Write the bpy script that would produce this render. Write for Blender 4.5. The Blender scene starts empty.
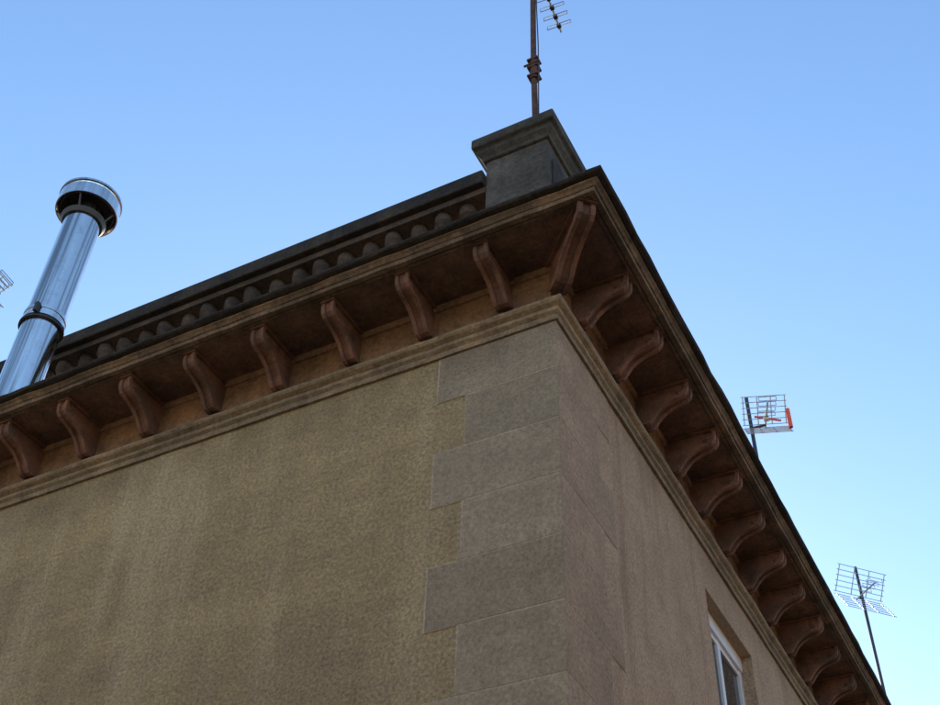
import bpy, math, random
from mathutils import Matrix, Vector
random.seed(4)
S=bpy.context.scene
S.view_settings.view_transform='Standard'
try: S.view_settings.look='None'
except: pass
S.view_settings.exposure=0

# ------------------------------------------------------------ materials
def newmat(n):
    m=bpy.data.materials.new(n); m.use_nodes=True
    nt=m.node_tree; b=nt.nodes['Principled BSDF']
    return m,nt,b
def N(nt,t,**k):
    n=nt.nodes.new(t)
    for a,v in k.items():
        if a in n.inputs: n.inputs[a].default_value=v
        else: setattr(n,a,v)
    return n
def noise(nt,src,vec,scale,detail=5,rough=.6,dist=0.):
    mp=N(nt,'ShaderNodeMapping'); mp.inputs['Scale'].default_value=vec
    nt.links.new(src,mp.inputs['Vector'])
    n=N(nt,'ShaderNodeTexNoise'); n.inputs['Scale'].default_value=scale
    n.inputs['Detail'].default_value=detail; n.inputs['Roughness'].default_value=rough
    n.inputs['Distortion'].default_value=dist
    nt.links.new(mp.outputs[0],n.inputs['Vector'])
    return n.outputs['Fac']
def mr(nt,src,a,b,c,d):
    n=N(nt,'ShaderNodeMapRange'); 
    for i,v in zip((1,2,3,4),(a,b,c,d)): n.inputs[i].default_value=v
    nt.links.new(src,n.inputs[0]); return n.outputs[0]
def mixc(nt,fac,a,b,mode='MIX'):
    n=N(nt,'ShaderNodeMix'); n.data_type='RGBA'; n.blend_type=mode
    for s,v in ((n.inputs[0],fac),(n.inputs[6],a),(n.inputs[7],b)):
        if isinstance(v,(int,float)): s.default_value=v
        elif isinstance(v,tuple): s.default_value=v+(1,) if len(v)==3 else v
        else: nt.links.new(v,s)
    return n.outputs[2]
def stucco(name,A,B,dark,big=(.5,.5,1.8),bigscale=.8,streak=.35,grain=(.62,1.3),gscale=38,bump=.7,zgrad=None,rough=.92,tint=None,bd=.012,bands=0,drips=None,top_dark=None,spots=.45):
    m,nt,b=newmat(name)
    pos=N(nt,'ShaderNodeNewGeometry').outputs['Position']
    f=mr(nt,noise(nt,pos,big,bigscale,5,.62,.4),.38,.6,0,1)
    c=mixc(nt,f,A,B)
    if tint:
        f=mr(nt,noise(nt,pos,(1,1,1),.9,3,.5),.5,.68,0,.8); c=mixc(nt,f,c,tint)
    if bands:
        f=mr(nt,noise(nt,pos,(.6,.6,1.9),1.25,7,.8,.1),.38,.68,0,bands); c=mixc(nt,f,c,dark)
    if streak:
        f=mr(nt,noise(nt,pos,(3.2,3.2,.28),1.3,4,.6,.3),.5,.74,0,streak); c=mixc(nt,f,c,dark)
    if drips:
        f=mr(nt,noise(nt,pos,(1.7,1.7,.25),1.0,6,.74,.3),.47,.68,0,.85); c=mixc(nt,f,c,drips)
    f=mr(nt,noise(nt,pos,(1,1,1),5.5,5,.7),.5,.75,0,spots); c=mixc(nt,f,c,dark)
    for zg in (zgrad,top_dark):  # second gradient: patchy darker tone rising to the wall top
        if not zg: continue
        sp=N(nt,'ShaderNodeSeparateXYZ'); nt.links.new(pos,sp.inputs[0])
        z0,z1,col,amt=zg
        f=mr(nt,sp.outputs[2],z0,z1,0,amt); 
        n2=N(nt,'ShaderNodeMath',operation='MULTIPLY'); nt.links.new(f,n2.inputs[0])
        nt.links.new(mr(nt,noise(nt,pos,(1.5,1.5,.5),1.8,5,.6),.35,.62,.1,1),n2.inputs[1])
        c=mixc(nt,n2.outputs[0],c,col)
    g=noise(nt,pos,(1,1,1),gscale,4,.75)
    gv=mr(nt,g,.3,.7,grain[0],grain[1])
    cc=N(nt,'ShaderNodeCombineColor')
    for i in range(3): nt.links.new(gv,cc.inputs[i])
    c=mixc(nt,1.0,c,cc.outputs[0],'MULTIPLY')
    nt.links.new(c,b.inputs['Base Color'])
    b.inputs['Roughness'].default_value=rough
    b.inputs['Specular IOR Level'].default_value=.2
    bp=N(nt,'ShaderNodeBump'); bp.inputs['Strength'].default_value=bump; bp.inputs['Distance'].default_value=bd
    nt.links.new(g,bp.inputs['Height']); nt.links.new(bp.outputs[0],b.inputs['Normal'])
    return m
def plain(name,col,rough=.6,metal=0,spec=.5,var=.15,vs=12):
    m,nt,b=newmat(name)
    pos=N(nt,'ShaderNodeTexCoord').outputs['Object']
    v=mr(nt,noise(nt,pos,(1,1,1),vs,3,.6),.3,.7,1-var,1+var)
    cc=N(nt,'ShaderNodeCombineColor')
    for i in range(3): nt.links.new(v,cc.inputs[i])
    nt.links.new(mixc(nt,1.0,col,cc.outputs[0],'MULTIPLY'),b.inputs['Base Color'])
    b.inputs['Roughness'].default_value=rough; b.inputs['Metallic'].default_value=metal
    b.inputs['Specular IOR Level'].default_value=spec
    return m
M={}
M['wallL']=stucco('stucco_ochre',(.55,.42,.22),(.47,.36,.195),(.30,.24,.15),zgrad=(6.7,4.6,(.28,.23,.155),.55),bands=.8,streak=.35,drips=(.58,.47,.29),bump=1.,grain=(.5,1.45),gscale=42,bd=.02,top_dark=(7.1,7.5,(.2,.15,.09),.6))
M['wallR']=stucco('stucco_tan',(.57,.415,.265),(.48,.345,.225),(.28,.19,.125),big=(.6,.6,.5),streak=.75,bands=.35,bump=.9,grain=(.6,1.4),gscale=42,bd=.018,top_dark=(7.2,7.5,(.25,.17,.11),.6))
M['quL']=[stucco('quoin_grey_%d'%i,tuple(v*s for v in (.40,.335,.235)),tuple(v*s for v in (.34,.285,.205)),(.22,.185,.14),big=(1,1,2.5),bigscale=1.2,gscale=46,bump=.7,grain=(.68,1.28),bd=.012,spots=.35,top_dark=(7.2,7.5,(.17,.135,.09),.7)) for i,s in enumerate((1.,.88,1.08))]
M['quR']=[stucco('quoin_brown_%d'%i,tuple(v*s for v in (.52,.38,.25)),tuple(v*s for v in (.43,.315,.21)),(.26,.185,.13),big=(1,1,1.5),bigscale=1.2,gscale=46,bump=.7,bands=.4,top_dark=(7.2,7.5,(.24,.165,.11),.6)) for i,s in enumerate((1.,.92,1.06))]
M['mortar']=stucco('mortar_pale',(.50,.43,.32),(.42,.36,.27),(.28,.24,.18),bump=.3,streak=0)
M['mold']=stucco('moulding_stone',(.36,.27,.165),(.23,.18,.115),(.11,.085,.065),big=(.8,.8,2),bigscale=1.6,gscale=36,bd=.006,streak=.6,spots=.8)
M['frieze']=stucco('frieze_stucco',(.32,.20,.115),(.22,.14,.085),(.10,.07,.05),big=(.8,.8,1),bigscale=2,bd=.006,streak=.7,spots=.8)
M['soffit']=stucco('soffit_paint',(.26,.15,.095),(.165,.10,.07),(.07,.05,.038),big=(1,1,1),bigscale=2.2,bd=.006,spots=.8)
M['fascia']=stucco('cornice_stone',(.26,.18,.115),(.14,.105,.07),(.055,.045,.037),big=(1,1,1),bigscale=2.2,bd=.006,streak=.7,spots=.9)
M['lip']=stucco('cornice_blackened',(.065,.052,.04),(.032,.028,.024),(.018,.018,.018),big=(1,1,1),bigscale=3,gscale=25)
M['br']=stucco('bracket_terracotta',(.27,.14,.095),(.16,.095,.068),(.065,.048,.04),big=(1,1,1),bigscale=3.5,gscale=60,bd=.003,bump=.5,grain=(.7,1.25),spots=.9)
M['ped']=stucco('pedestal_stone',(.165,.145,.115),(.10,.088,.072),(.04,.036,.03),big=(1,1,1.5),bigscale=2.5,gscale=30,tint=(.055,.05,.044),spots=.7,streak=.7)
M['bal']=stucco('baluster_stone',(.11,.08,.058),(.06,.048,.038),(.03,.026,.022),big=(1,1,1.5),bigscale=4,gscale=30)
def steel(name,dk):
    m,nt,b=newmat(name)
    b.inputs['Metallic'].default_value=1
    pos=N(nt,'ShaderNodeTexCoord').outputs['Object']
    nt.links.new(mr(nt,noise(nt,pos,(4,4,.4),4,4,.6),.3,.7,.1,.24),b.inputs['Roughness'])
    f=mr(nt,noise(nt,pos,(9,9,.12),1.6,3,.6),.42,.56,0,1)  # vertical streaks in the base colour stand in for reflected light and dark bands
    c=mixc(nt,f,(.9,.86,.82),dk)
    c=mixc(nt,mr(nt,noise(nt,pos,(1,1,1),9,5,.7),.52,.7,0,.4),c,(.42,.38,.34))
    nt.links.new(c,b.inputs['Base Color']); return m
M['steel']=steel('stainless_steel',(.36,.34,.33)); M['steel2']=steel('pale_streak_steel',(.7,.67,.64))  # second steel: same painted reflection bands, paler to brighten the drum
M['sootsteel']=plain('sooty_steel',(.06,.06,.06),.6,.5)
M['rust']=plain('rusty_iron',(.09,.042,.032),.8,.3,var=.4,vs=20)
M['darkmetal']=plain('dark_metal',(.05,.05,.055),.5,.6)
M['alu']=plain('aluminium',(.45,.46,.48),.4,.8)
M['orange']=plain('orange_plastic',(.75,.09,.025),.4)
M['white']=plain('white_paint',(.78,.78,.76),.4,var=.05)
M['glass'],nt,b=newmat('window_glass'); b.inputs['Base Color'].default_value=(.02,.025,.03,1); b.inputs['Roughness'].default_value=.04; b.inputs['Specular IOR Level'].default_value=.8
M['asphalt']=stucco('asphalt',(.055,.055,.055),(.045,.045,.045),(.03,.03,.03),big=(.3,.3,.3),bump=.3)
M['pave']=stucco('pavement_concrete',(.25,.24,.22),(.2,.19,.18),(.12,.11,.1),big=(.6,.6,.6),bump=.3)
M['roof']=stucco('roof_terrace',(.2,.1,.07),(.16,.09,.06),(.1,.07,.05),bump=.3)
M['wood']=plain('door_wood',(.09,.045,.02),.5)
M['cream']=plain('cream_render',(.55,.42,.27),.9,var=.08,vs=.8)
M['brick']=plain('salmon_render',(.58,.40,.27),.9,var=.08,vs=.8)

# ------------------------------------------------------------ mesh helpers
def empty(n,loc=(0,0,0)):
    e=bpy.data.objects.new(n,None); S.collection.objects.link(e); e.location=loc; return e
def mk(n,vs,fs,mat,par,bev=0,smooth=False,seg=2):
    me=bpy.data.meshes.new(n); me.from_pydata([tuple(v) for v in vs],[],fs); me.update()
    import bmesh
    bm=bmesh.new(); bm.from_mesh(me); bmesh.ops.recalc_face_normals(bm,faces=bm.faces); bm.to_mesh(me); bm.free()
    me.materials.append(mat)
    o=bpy.data.objects.new(n,me); S.collection.objects.link(o); o.parent=par
    if smooth:
        for p in me.polygons: p.use_smooth=True
    if bev:
        md=o.modifiers.new('b','BEVEL'); md.width=bev; md.segments=seg; md.limit_method='ANGLE'; md.angle_limit=math.radians(40)
    return o
def box(n,a,b,mat,par,bev=0):
    x0,y0,z0=a;x1,y1,z1=b
    v=[(x0,y0,z0),(x1,y0,z0),(x1,y1,z0),(x0,y1,z0),(x0,y0,z1),(x1,y0,z1),(x1,y1,z1),(x0,y1,z1)]
    f=[(0,3,2,1),(4,5,6,7),(0,1,5,4),(1,2,6,5),(2,3,7,6),(3,0,4,7)]
    return mk(n,v,f,mat,par,bev)
def tube(n,pts,r,mat,par,seg=8,smooth=True):
    vs=[];fs=[]
    for a,b in zip(pts[:-1],pts[1:]):
        a=Vector(a);b=Vector(b);d=(b-a).normalized()
        u=d.orthogonal().normalized();w=d.cross(u);k=len(vs)
        for p in (a,b):
            for i in range(seg):
                t=2*math.pi*i/seg; vs.append(p+u*r*math.cos(t)+w*r*math.sin(t))
        for i in range(seg):
            j=(i+1)%seg; fs.append((k+i,k+j,k+seg+j,k+seg+i))
        fs.append(tuple(k+i for i in range(seg))[::-1]); fs.append(tuple(k+seg+i for i in range(seg)))
    return mk(n,vs,fs,mat,par)
def lathe(n,prof,c,mat,par,seg=48,smooth=True):
    vs=[];fs=[];m=len(prof)
    for i in range(seg):
        t=2*math.pi*i/seg
        for r,z in prof: vs.append((c[0]+r*math.cos(t),c[1]+r*math.sin(t),c[2]+z))
    for i in range(seg):
        j=(i+1)%seg
        for k in range(m-1): fs.append((i*m+k,j*m+k,j*m+k+1,i*m+k+1))
    o=mk(n,vs,fs,mat,par,smooth=smooth)
    md=o.modifiers.new('es','EDGE_SPLIT'); md.split_angle=math.radians(35)
    return o
BX,BY=-10.2,17.0
def sweep(n,prof,mat,par,x0=BX,x1=0,y0=0,y1=BY,bev=0,jit=0.,nseg=1):
    vs=[];fs=[];m=len(prof)
    cs=((x0,y0,-1,-1),(x1,y0,1,-1),(x1,y1,1,1),(x0,y1,-1,1))
    rings=0
    for q in range(4):
        A=cs[q];C=cs[(q+1)%4]
        for s in range(nseg):
            t=s/nseg
            cx=A[0]+(C[0]-A[0])*t; cy=A[1]+(C[1]-A[1])*t
            jo,jz=(random.gauss(0,jit),random.gauss(0,jit)) if s else (0,0)
            for o,z in prof:
                ko,kz=(jo+random.gauss(0,jit*.5),jz+random.gauss(0,jit*.5)) if (o>.02 and s) else (0,0)
                ax=cx+(A[2]+(C[2]-A[2])*t)*o; ay=cy+(A[3]+(C[3]-A[3])*t)*o
                nx,ny=((0,-1),(1,0),(0,1),(-1,0))[q]
                vs.append((ax+nx*ko,ay+ny*ko,z+kz))
            rings+=1
    for i in range(rings):
        j=(i+1)%rings
        for k in range(m):
            l=(k+1)%m; fs.append((i*m+k,j*m+k,j*m+l,i*m+l))
    return mk(n,vs,fs,mat,par,bev)

B=empty('stone_apartment_building')
H0=7.5; HS=8.04
# ------------------------------------------------------------ walls with openings
def wall(n,axis,const,a0,a1,z0,z1,ops,mat,depth,sgn,par=None):
    A=sorted({a0,a1,*[o[0] for o in ops],*[o[1] for o in ops]})
    Z=sorted({z0,z1,*[o[2] for o in ops],*[o[3] for o in ops]})
    vs=[];fs=[]
    def P(a,z,d=0):
        c=const-sgn*d
        vs.append((a,c,z) if axis=='x' else (c,a,z)); return len(vs)-1
    for a,b in zip(A[:-1],A[1:]):
        for c,d in zip(Z[:-1],Z[1:]):
            if any(o[0]<=a and b<=o[1] and o[2]<=c and d<=o[3] for o in ops): continue
            fs.append((P(a,c),P(b,c),P(b,d),P(a,d)))
    for a,b,c,d in ops:
        for (p,q) in (((a,c),(b,c)),((b,c),(b,d)),((b,d),(a,d)),((a,d),(a,c))):
            fs.append((P(*p),P(*q),P(*q,depth),P(*p,depth)))
    me=bpy.data.meshes.new(n); me.from_pydata(vs,[],fs); me.materials.append(mat)
    o=bpy.data.objects.new(n,me); S.collection.objects.link(o); o.parent=par or B; return o
upR=[(2.94,4.16),(6.7,7.92),(10.4,11.62),(14.1,15.32)]
opsR=[(a,b,5.1,7.07) for a,b in upR]+[(a,b,1.1,3.0) for a,b in upR if a!=6.7]+[(6.7,7.92,.15,3.0)]
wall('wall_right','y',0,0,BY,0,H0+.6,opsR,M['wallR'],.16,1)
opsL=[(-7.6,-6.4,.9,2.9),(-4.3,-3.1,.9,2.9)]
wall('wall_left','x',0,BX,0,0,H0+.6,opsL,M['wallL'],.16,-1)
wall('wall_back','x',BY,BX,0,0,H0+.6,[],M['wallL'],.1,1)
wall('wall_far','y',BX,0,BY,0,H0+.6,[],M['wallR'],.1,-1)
def window(n,axis,a,b,c,d,off,sgn,par=None,simple=False):
    par=par or B
    def bx(nm,a0,a1,z0,z1,d0,d1,mat,bev=.004):
        p,q=sorted((off-sgn*d0, off-sgn*d1))
        if axis=='y': box(nm,(p,a0,z0),(q,a1,z1),mat,par,bev)
        else: box(nm,(a0,p,z0),(a1,q,z1),mat,par,bev)
    t=.06; hd=.14
    if not simple:
        bx(n+'_roller_box',a,b,d-hd,d,.095,.17,M['white'])
        bx(n+'_jamb_a',a,a+t,c,d-hd,.11,.17,M['white'])
        bx(n+'_jamb_b',b-t,b,c,d-hd,.11,.17,M['white'])
        bx(n+'_mid',(a+b)/2-.035,(a+b)/2+.035,c+t,d-hd,.115,.17,M['white'])
        bx(n+'_sill_rail',a+t,b-t,c,c+t,.11,.17,M['white'])
        bx(n+'_head_rail',a+t,b-t,d-hd-.05,d-hd,.12,.17,M['white'])
    bx(n+'_glass',a,b,c,d-.05,.14,.15,M['glass'],0)
for i,(a,b) in enumerate(upR): window('window_up%d'%i,'y',a,b,5.1,7.07,0,1)
for i,(a,b) in enumerate(upR):
    if a==6.7:
        box('door_leaf',(-.16,a,.15),(-.11,b,3.0),M['wood'],B,.005)
        for z0,z1 in ((.35,1.2),(1.35,2.75)):
            for ya,yb in ((a+.1,a+.55),(a+.67,b-.1)): box('door_panel',(-.109,ya,z0),(-.09,yb,z1),M['wood'],B,.01)
    else: window('window_lo%d'%i,'y',a,b,1.1,3.0,0,1)
for i,o in enumerate(opsL): window('window_side%d'%i,'x',*o,0,-1)

# ------------------------------------------------------------ quoins
z1=7.0770;h=.4512;g=.004
k=0;zt=H0-.002
zb=z1
while zb>-.3:
    L=.9067 if k%2==0 else .6778
    lo=max(zb,0.0)
    t=.008
    za,zc=lo+g,zt-g
    mL=M['quL'][(0,1,0,2,1,0,2,1)[k%8]]; mR=M['quR'][random.randrange(3)]
    def jl(): return random.uniform(-.006,.006)
    a1,a2=jl(),jl()
    vs=[(-L+g+a1,0.001,za),(t,0.001,za),(t,-t,za),(-L+g+a1,-t,za)]
    vs+=[(-L+g+a2,0.001,zc),(t,0.001,zc),(t,-t,zc),(-L+g+a2,-t,zc)]
    f=[(0,1,2,3),(4,7,6,5),(0,4,5,1),(1,5,6,2),(2,6,7,3),(3,7,4,0)]
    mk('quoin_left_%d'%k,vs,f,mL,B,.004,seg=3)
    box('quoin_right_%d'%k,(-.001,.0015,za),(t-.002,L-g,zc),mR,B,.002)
    box('mortar_left_%d'%k,(-L-.006,-.0055,lo),(0.0035,-.0005,zt),M['mortar'],B)
    box('mortar_right_%d'%k,(-.0005,.0,lo),(.0038,L+.005,zt),M['mortar'],B)
    zt=zb; zb-=h; k+=1

# ------------------------------------------------------------ string moulding, frieze, soffit, cornice
sweep('moulding_lower',[(-.05,H0),(.025,H0),(.025,H0+.045),(.015,H0+.055),(.04,H0+.075),(.04,H0+.105),(.03,H0+.115),(.065,H0+.135),(.075,H0+.15),(.075,H0+.175),(.05,H0+.19),(-.05,H0+.19)],M['mold'],B,jit=.0016,nseg=70)
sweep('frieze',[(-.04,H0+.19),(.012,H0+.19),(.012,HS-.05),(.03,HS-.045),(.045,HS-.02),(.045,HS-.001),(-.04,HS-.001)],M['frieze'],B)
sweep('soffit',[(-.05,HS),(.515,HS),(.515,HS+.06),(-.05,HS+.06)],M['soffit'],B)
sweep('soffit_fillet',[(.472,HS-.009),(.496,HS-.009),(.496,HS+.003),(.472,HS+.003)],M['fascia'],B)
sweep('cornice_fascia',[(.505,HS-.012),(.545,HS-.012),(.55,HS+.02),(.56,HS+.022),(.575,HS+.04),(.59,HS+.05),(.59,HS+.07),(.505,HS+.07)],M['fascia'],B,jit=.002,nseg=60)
sweep('cornice_lip',[(-.05,HS+.063),(.605,HS+.063),(.63,HS+.07),(.64,HS+.082),(.64,HS+.1),(.60,HS+.11),(-.05,HS+.14)],M['lip'],B,jit=.0028,nseg=80)
box('roof_terrace',(BX-.01,-.01,HS+.13),(.01,BY+.01,HS+.16),M['roof'],B)

# ------------------------------------------------------------ brackets
prof=[(.445,0),(.457,-.03),(.457,-.08),(.447,-.12),(.42,-.148),(.38,-.163),(.33,-.172),(.28,-.188),(.235,-.212),(.195,-.245),(.165,-.28),(.145,-.31),(.12,-.335),(.085,-.343),(.05,-.335)]
def bracket_mesh():
    vs=[];fs=[]
    def prism(loop,w):
        k=len(vs);m=len(loop)
        for s in (-w/2,w/2):
            for o,z in loop: vs.append((o,s,z))
        fs.append(tuple(range(k,k+m))[::-1]); fs.append(tuple(range(k+m,k+2*m)))
        for i in range(m):
            j=(i+1)%m; fs.append((k+i,k+j,k+m+j,k+m+i))
    inner=[(o-.022 if o>.1 else o,z+.02) for o,z in prof[1:]]
    prism([(.01,-.002),(.42,-.002)]+inner+[(.01,-.31)],.066)
    m=len(prof)
    for (wa,wb,q0) in ((-.055,-.025,0.),(.025,.055,0.),(-.0249,.0249,.014)):
        k=len(vs)
        for o,z in prof:
            for s,dx,dz in ((wa,-q0,q0),(wb,-q0,q0),(wb,-.026,.026),(wa,-.026,.026)): vs.append((o+dx,s,z+dz-.0015))
        for i in range(m-1):
            a=k+i*4;b=a+4
            for q in range(4):
                r=(q+1)%4; fs.append((a+q,a+r,b+r,b+q))
        fs.append((k,k+1,k+2,k+3)); e=k+4*(m-1); fs.append((e+3,e+2,e+1,e))
    prism([(.01,-.003),(.468,-.003),(.468,-.024),(.01,-.024)],.124)
    for cx_,cz_,rr in ((.39,-.088,.034),(.39,-.088,.016),(.085,-.29,.026)):
        loop=[(cx_+rr*math.cos(t),cz_+rr*math.sin(t)) for t in [2*math.pi*i/16 for i in range(16)]]
        prism(loop,.092 if rr>.02 else .104)
    me=bpy.data.meshes.new('bracket'); me.from_pydata(vs,[],fs); me.update()
    import bmesh
    bm=bmesh.new(); bm.from_mesh(me); bmesh.ops.recalc_face_normals(bm,faces=bm.faces); bm.to_mesh(me); bm.free()
    me.materials.append(M['br']); return me
BM=bracket_mesh()
def bracket(x,y,ang,sc=1):
    o=bpy.data.objects.new('bracket',BM); S.collection.objects.link(o); o.parent=B
    o.location=(x,y,HS); o.rotation_euler=(0,random.uniform(-.012,.012) if sc==1 else 0,ang+random.uniform(-.02,.02)); o.scale=(sc,1.15 if sc>1 else random.uniform(.94,1.06),random.uniform(.96,1.03))
x=-.37
while x>BX+.2: bracket(x+random.uniform(-.008,.008),0,-math.pi/2); bracket(x,BY,math.pi/2); x-=.637
y=.31
while y<BY-.2: bracket(0,y+random.uniform(-.008,.008),0); bracket(BX,y,math.pi); y+=.634
bracket(0,0,-math.pi/4,1.45); bracket(0,BY,math.pi/4,1.45); bracket(BX,0,-3*math.pi/4,1.45); bracket(BX,BY,3*math.pi/4,1.45)

# ------------------------------------------------------------ parapet: pedestals, balusters, rail
RT=9.53
M['capst']=stucco('pedestal_cap_stone',(.10,.085,.066),(.055,.048,.04),(.03,.027,.023),big=(1,1,1.5),bigscale=3,gscale=30,spots=.7)
def pedestal(x0,y0,x1,y1):
    box('pedestal_base',(x0-.04,y0-.04,8.15),(x1+.04,y1+.04,8.5),M['ped'],B,.01)
    box('pedestal_body',(x0,y0,8.5),(x1,y1,9.70),M['ped'],B,.008)
    vs=[];fs=[]
    lv=[(.0,9.69),(.025,9.695),(.03,9.73),(.06,9.77),(.065,9.81),(.10,9.83),(.10,9.94),(.07,9.97),(.0,9.99)]
    for o,z in lv: vs+=[(x0-o,y0-o,z),(x1+o,y0-o,z),(x1+o,y1+o,z),(x0-o,y1+o,z)]
    for i in range(len(lv)-1):
        for q in range(4): r=(q+1)%4; fs.append((i*4+q,i*4+r,i*4+4+r,i*4+4+q))
    k=4*(len(lv)-1); fs.append((k,k+1,k+2,k+3)); fs.append((3,2,1,0))
    mk('pedestal_cap',vs,fs,M['capst'],B,.01)
for x0,y0 in ((-.6,.04),(BX+.04,.04),(-.6,BY-.6),(BX+.04,BY-.6)): pedestal(x0,y0,x0+.56,y0+.56)
arch=[(.12,9.0),(.34,9.0),(.34,9.47)]+[(.23+.11*math.cos(t),9.47+.11*math.sin(t)) for t in [math.pi*i/10 for i in range(1,10)]]+[(.12,9.47)]
n=len(arch); vs=[]
for xx in (-.039,-.03):
    for yy,zz in arch: vs.append((xx,yy,zz))
mk('pedestal_niche_shade',vs,[tuple(range(n)),tuple(range(n,2*n))]+[(i,(i+1)%n,n+(i+1)%n,n+i) for i in range(n)],M['lip'],B)  # thin dark plate on the flat face, painted shade of an arched recess
bal=[(.05,0),(.075,.0),(.075,.08),(.045,.1),(.05,.16),(.085,.3),(.095,.42),(.08,.55),(.05,.68),(.04,.8),(.055,.86),(.045,.9),(.075,.93),(.075,1.02),(.02,1.02)]
bm_=None
def baluster(x,y):
    global bm_
    if bm_ is None:
        o=lathe('baluster',bal,(0,0,0),M['bal'],B,16); bm_=o.data
    else:
        o=bpy.data.objects.new('baluster',bm_); S.collection.objects.link(o); o.parent=B
    o.location=(x+random.uniform(-.015,.015),y,8.28); o.rotation_euler=(random.uniform(-.02,.02),random.uniform(-.03,.03),random.random())
x=-.8
while x>BX+.7: baluster(x,.14); x-=.24
y=.85
while y<BY-.7: baluster(-.14,y); y+=.24
for n,a,b in (('front',(BX+.6,0,0),(-.6,.28,0)),('side',(-.28,.6,0),(0,BY-.6,0))):
    box('rail_base_'+n,(a[0],a[1]-0,8.15),(b[0],b[1],8.28),M['ped'],B,.01)
    box('rail_neck_'+n,(a[0],a[1]+.03,9.30),(b[0],b[1]-.03,9.37),M['bal'],B,.006)
    box('rail_top_'+n,(a[0],a[1]-.03,9.37),(b[0],b[1]+.03,RT),M['lip'],B,.012)

# ------------------------------------------------------------ chimney flue
C=empty('chimney_flue'); cx,cy=-4.97,-.37
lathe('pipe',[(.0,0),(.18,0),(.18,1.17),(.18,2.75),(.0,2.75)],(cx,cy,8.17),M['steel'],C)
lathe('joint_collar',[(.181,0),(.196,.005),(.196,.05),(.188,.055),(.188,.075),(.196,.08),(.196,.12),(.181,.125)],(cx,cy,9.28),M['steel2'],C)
lathe('joint_band',[(.181,0),(.205,.0),(.205,.02),(.181,.02)],(cx,cy,9.24),M['sootsteel'],C)
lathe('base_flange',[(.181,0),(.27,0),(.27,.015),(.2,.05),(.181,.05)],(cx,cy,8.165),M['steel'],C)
box('collar_latch',(cx+.08,cy-.22,9.27),(cx+.12,cy-.17,9.38),M['sootsteel'],C,.006)
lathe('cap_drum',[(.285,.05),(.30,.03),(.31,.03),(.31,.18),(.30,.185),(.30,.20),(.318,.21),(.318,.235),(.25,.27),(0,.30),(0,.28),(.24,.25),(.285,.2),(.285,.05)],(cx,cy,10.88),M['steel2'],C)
lathe('cap_inner',[(0,.20),(.2,.19),(.255,.12),(.262,.05),(.275,.05),(.275,.19),(0,.21)],(cx,cy,10.88),M['sootsteel'],C)
lathe('pipe_top_ring',[(.181,0),(.2,0),(.225,.05),(.205,.07),(.181,.07)],(cx,cy,10.74),M['sootsteel'],C)
for i in range(4):
    t=i*math.pi/2+.5
    tube('cap_strut_%d'%i,[(cx+.18*math.cos(t),cy+.18*math.sin(t),10.75),(cx+.29*math.cos(t),cy+.29*math.sin(t),10.95)],.01,M['sootsteel'],C,6)

# ------------------------------------------------------------ antennas
A=empty('television_antenna')
mx,my=-.235,.25
tube('mast',[(mx,my,9.98),(mx-.01,my,11.3),(mx,my,13.4)],.028,M['rust'],A,12)
tube('mast_sleeve',[(mx,my,10.98),(mx+.005,my,11.3)],.044,M['rust'],A,12)
for z in (11.02,11.16,11.28): box('clamp',(mx-.06,my-.05,z-.012),(mx+.05,my+.05,z+.012),M['rust'],A,.004)
tube('clamp_bolt',[(mx-.09,my-.04,11.2),(mx+.07,my-.04,11.2)],.012,M['rust'],A,6)
tube('cable',[(mx+.035,my-.02,9.95),(mx+.045,my-.02,10.9),(mx+.05,my-.02,11.5),(mx+.03,my-.02,13.1)],.006,M['darkmetal'],A,5)
b0=Vector((mx+.07,my-.25,13.0)); b1=Vector((-.27,1.04,13.0)); dv=(b1-b0).normalized(); pv=Vector((dv.y,-dv.x,0))
tube('boom',[b0,b1],.012,M['alu'],A,6)
L=(b1-b0).length; i=0; s=.05
while s<L:
    p=b0+dv*s
    for sg in (-1,1):
        tube('element_%d'%i,[p,p+pv*sg*.13,p+pv*sg*.13+Vector((0,0,.06)),p+Vector((0,0,.06))],.005,M['alu'],A,5); i+=1
    box('element_clip_%d'%i,(p.x-.02,p.y-.02,12.985),(p.x+.02,p.y+.02,13.03),M['darkmetal'],A)
    s+=.115
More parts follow.
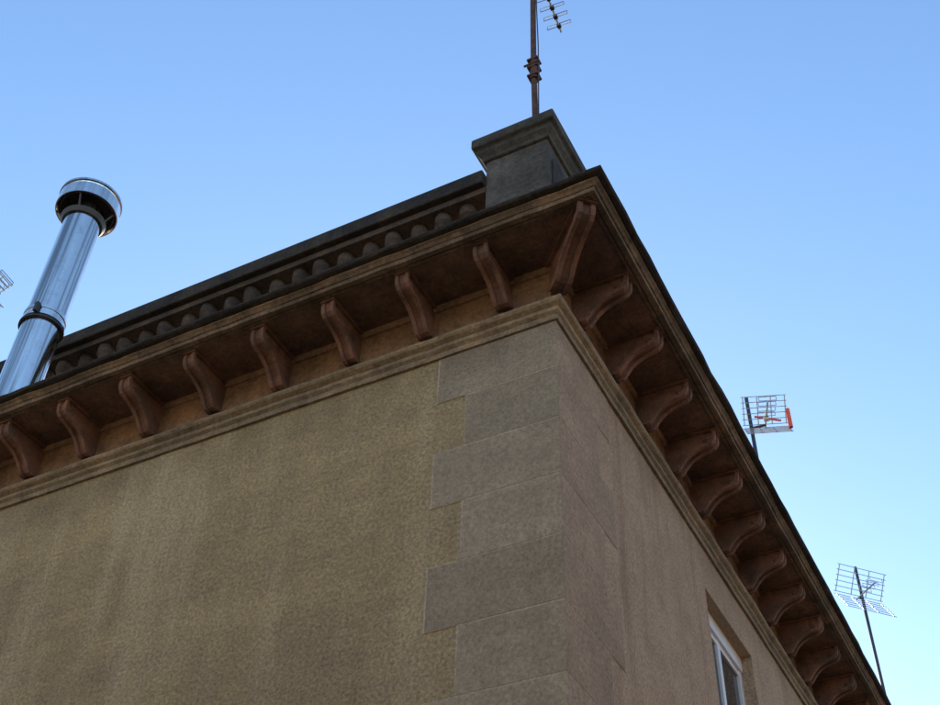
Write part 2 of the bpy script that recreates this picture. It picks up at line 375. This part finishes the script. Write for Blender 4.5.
def grid_antenna(name,x,y,zb,zt,w,ang,orange=True,depth=.5,hh=.36,sh=0.,drop=.3):
    E=empty(name)
    tube('mast',[(x,y,zb),(x,y,zt)],.028,M['darkmetal'],E,8)
    zc=zt-drop
    u=Vector((math.cos(ang),math.sin(ang),0)); v=Vector((-math.sin(ang),math.cos(ang),0))
    c=Vector((x,y,zc))+u*.05+v*sh
    tube('mount_bracket',[Vector((x,y,zc)),c],.02,M['darkmetal'],E,6)
    for wing in (-1,1):
        for i in range(6):
            q=i/5
            p=c+u*(-.02+ .26*q)+Vector((0,0,wing*(.03+hh*.5*q)))
            tube('reflector_rod',[p-v*w*.5,p+v*w*.5],.0065,M['alu'],E,5)
        for s in (-.46,-.15,.15,.46):
            tube('reflector_rib',[c+v*w*s+u*-.02+Vector((0,0,wing*.03)),c+v*w*s+u*.24+Vector((0,0,wing*(.03+hh*.5)))],.009,M['alu'],E,5)
    tube('boom',[c-u*.08,c+u*depth],.014,M['alu'],E,6)
    for i in range(4):
        p=c+u*(.2+depth*.22*i)
        tube('director_%d'%i,[p-v*.12,p-v*.12+Vector((0,0,.07)),p+v*.12+Vector((0,0,.07)),p+v*.12,p-v*.12],.006,M['alu'],E,5)
    if orange:
        p=c+v*(w*.5)+u*.12
        tube('end_cap',[p-Vector((0,0,.17)),p+Vector((0,0,.17))],.03,M['orange'],E,8)
        tube('dipole',[c+u*.14-v*.16+Vector((0,0,.05)),c+u*.14+v*.2-Vector((0,0,.05))],.018,M['orange'],E,6)
        box('dipole_box',tuple(c+u*.14-Vector((.04,.04,.03))),tuple(c+u*.14+Vector((.04,.04,.03))),M['white'],E,.01)
    return E
grid_antenna('television_antenna.001',-.42,8.0,8.18,13.4,.64,-math.pi/2+.35,hh=.62,sh=.2,drop=.58)
grid_antenna('television_antenna.002',-.23,14.0,8.18,14.04,1.0,-.75,orange=False,hh=.8,drop=.68,sh=-.1)
grid_antenna('television_antenna.003',-8.42,.9,8.18,12.95,.5,.1,orange=False,depth=.3)

# ------------------------------------------------------------ ground, streets, out-of-view buildings added for bounce light
G=empty('ground')
mk('asphalt_sheet',[(-400,-400,0),(400,-400,0),(400,400,0),(-400,400,0)],[(0,1,2,3)],M['asphalt'],G)
P=empty('pavement')
sweep('pavement_slab',[(-.1,.004),(1.9,.004),(1.9,.135),(-.1,.135)],M['pave'],P)
sweep('kerb',[(1.903,.004),(2.05,.004),(2.05,.15),(1.903,.15)],M['mold'],P,bev=.01)
def bounce_block(name,x0,y0,x1,y1,hh,mat,face):
    E=empty(name)
    ops=[]
    a0,a1=(x0,x1) if face=='y' else (y0,y1)
    a=a0+1.5
    while a+1.3<a1-.5:
        for z in (1.0,4.3,7.6): ops.append((a,a+1.2,z,z+1.8))
        a+=3.1
    if face=='y': wall('facade','x',y1,x0,x1,0,hh,ops,mat,.2,1,E)
    else: wall('facade','y',x0,y0,y1,0,hh,ops,mat,.2,-1,E)
    for i,o in enumerate(ops):
        if face=='y': window('window%d'%i,'x',*o,y1,1,E,True)
        else: window('window%d'%i,'y',*o,x0,-1,E,True)
    if face=='y':
        box('body_block',(x0,y0,0),(x1,y1-.21,hh),mat,E); box('eave',(x0-.3,y1-.3,hh),(x1+.3,y1+.4,hh+.25),mat,E,.02)
    else:
        box('body_block',(x0+.21,y0,0),(x1,y1,hh),mat,E); box('eave',(x0-.4,y0-.3,hh),(x0+.3,y1+.3,hh+.25),mat,E,.02)
bounce_block('cream_bounce_house',-22,-24,9,-13,11,M['cream'],'y')  # out-of-view house added to bounce warm sunlight onto the left facade
bounce_block('salmon_bounce_house',11.5,-9,22,24,10,M['brick'],'x')  # another added unseen house, its sunlit front warms the right facade

# ------------------------------------------------------------ sky, sun, camera
SUN_AZ=math.atan2(-.5,.866)
SUN_EL=math.radians(23)
W=bpy.data.worlds.new("World"); S.world=W; W.use_nodes=True
nt=W.node_tree; bg=nt.nodes['Background']
sk=nt.nodes.new('ShaderNodeTexSky'); sk.sky_type='NISHITA'; sk.sun_disc=False
sk.sun_elevation=SUN_EL; sk.sun_rotation=SUN_AZ; sk.air_density=1.0; sk.dust_density=.15; sk.ozone_density=1.0
hs=nt.nodes.new('ShaderNodeHueSaturation'); hs.inputs['Hue'].default_value=.501; hs.inputs['Saturation'].default_value=1.13; hs.inputs['Value'].default_value=2.1
nt.links.new(sk.outputs[0],hs.inputs['Color']); nt.links.new(hs.outputs[0],bg.inputs[0]); bg.inputs[1].default_value=.15
sl=bpy.data.lights.new('sun','SUN'); sl.energy=5; sl.angle=math.radians(.5); sl.color=(1,.88,.72)
so=bpy.data.objects.new('sun',sl); S.collection.objects.link(so)
d=Vector((math.sin(SUN_AZ)*math.cos(SUN_EL),math.cos(SUN_AZ)*math.cos(SUN_EL),math.sin(SUN_EL)))
so.rotation_euler=(d).to_track_quat('Z','Y').to_euler(); so.location=(0,0,30)
y,p,r=.5044,.7670,.0381
F=Vector((-math.sin(y)*math.cos(p),math.cos(y)*math.cos(p),math.sin(p)))
rt=Vector((math.cos(y),math.sin(y),0)); up=rt.cross(F)
R=rt*math.cos(r)+up*math.sin(r); U=-rt*math.sin(r)+up*math.cos(r)
cd=bpy.data.cameras.new('camera'); co=bpy.data.objects.new('camera',cd); S.collection.objects.link(co)
m=Matrix((R,U,-F)).transposed().to_4x4(); m.translation=Vector((2.2814,-5.3383,1.6)); co.matrix_world=m
cd.sensor_width=36; cd.lens=1193.08/940*36; cd.clip_end=2000; cd.clip_start=.05
S.camera=co
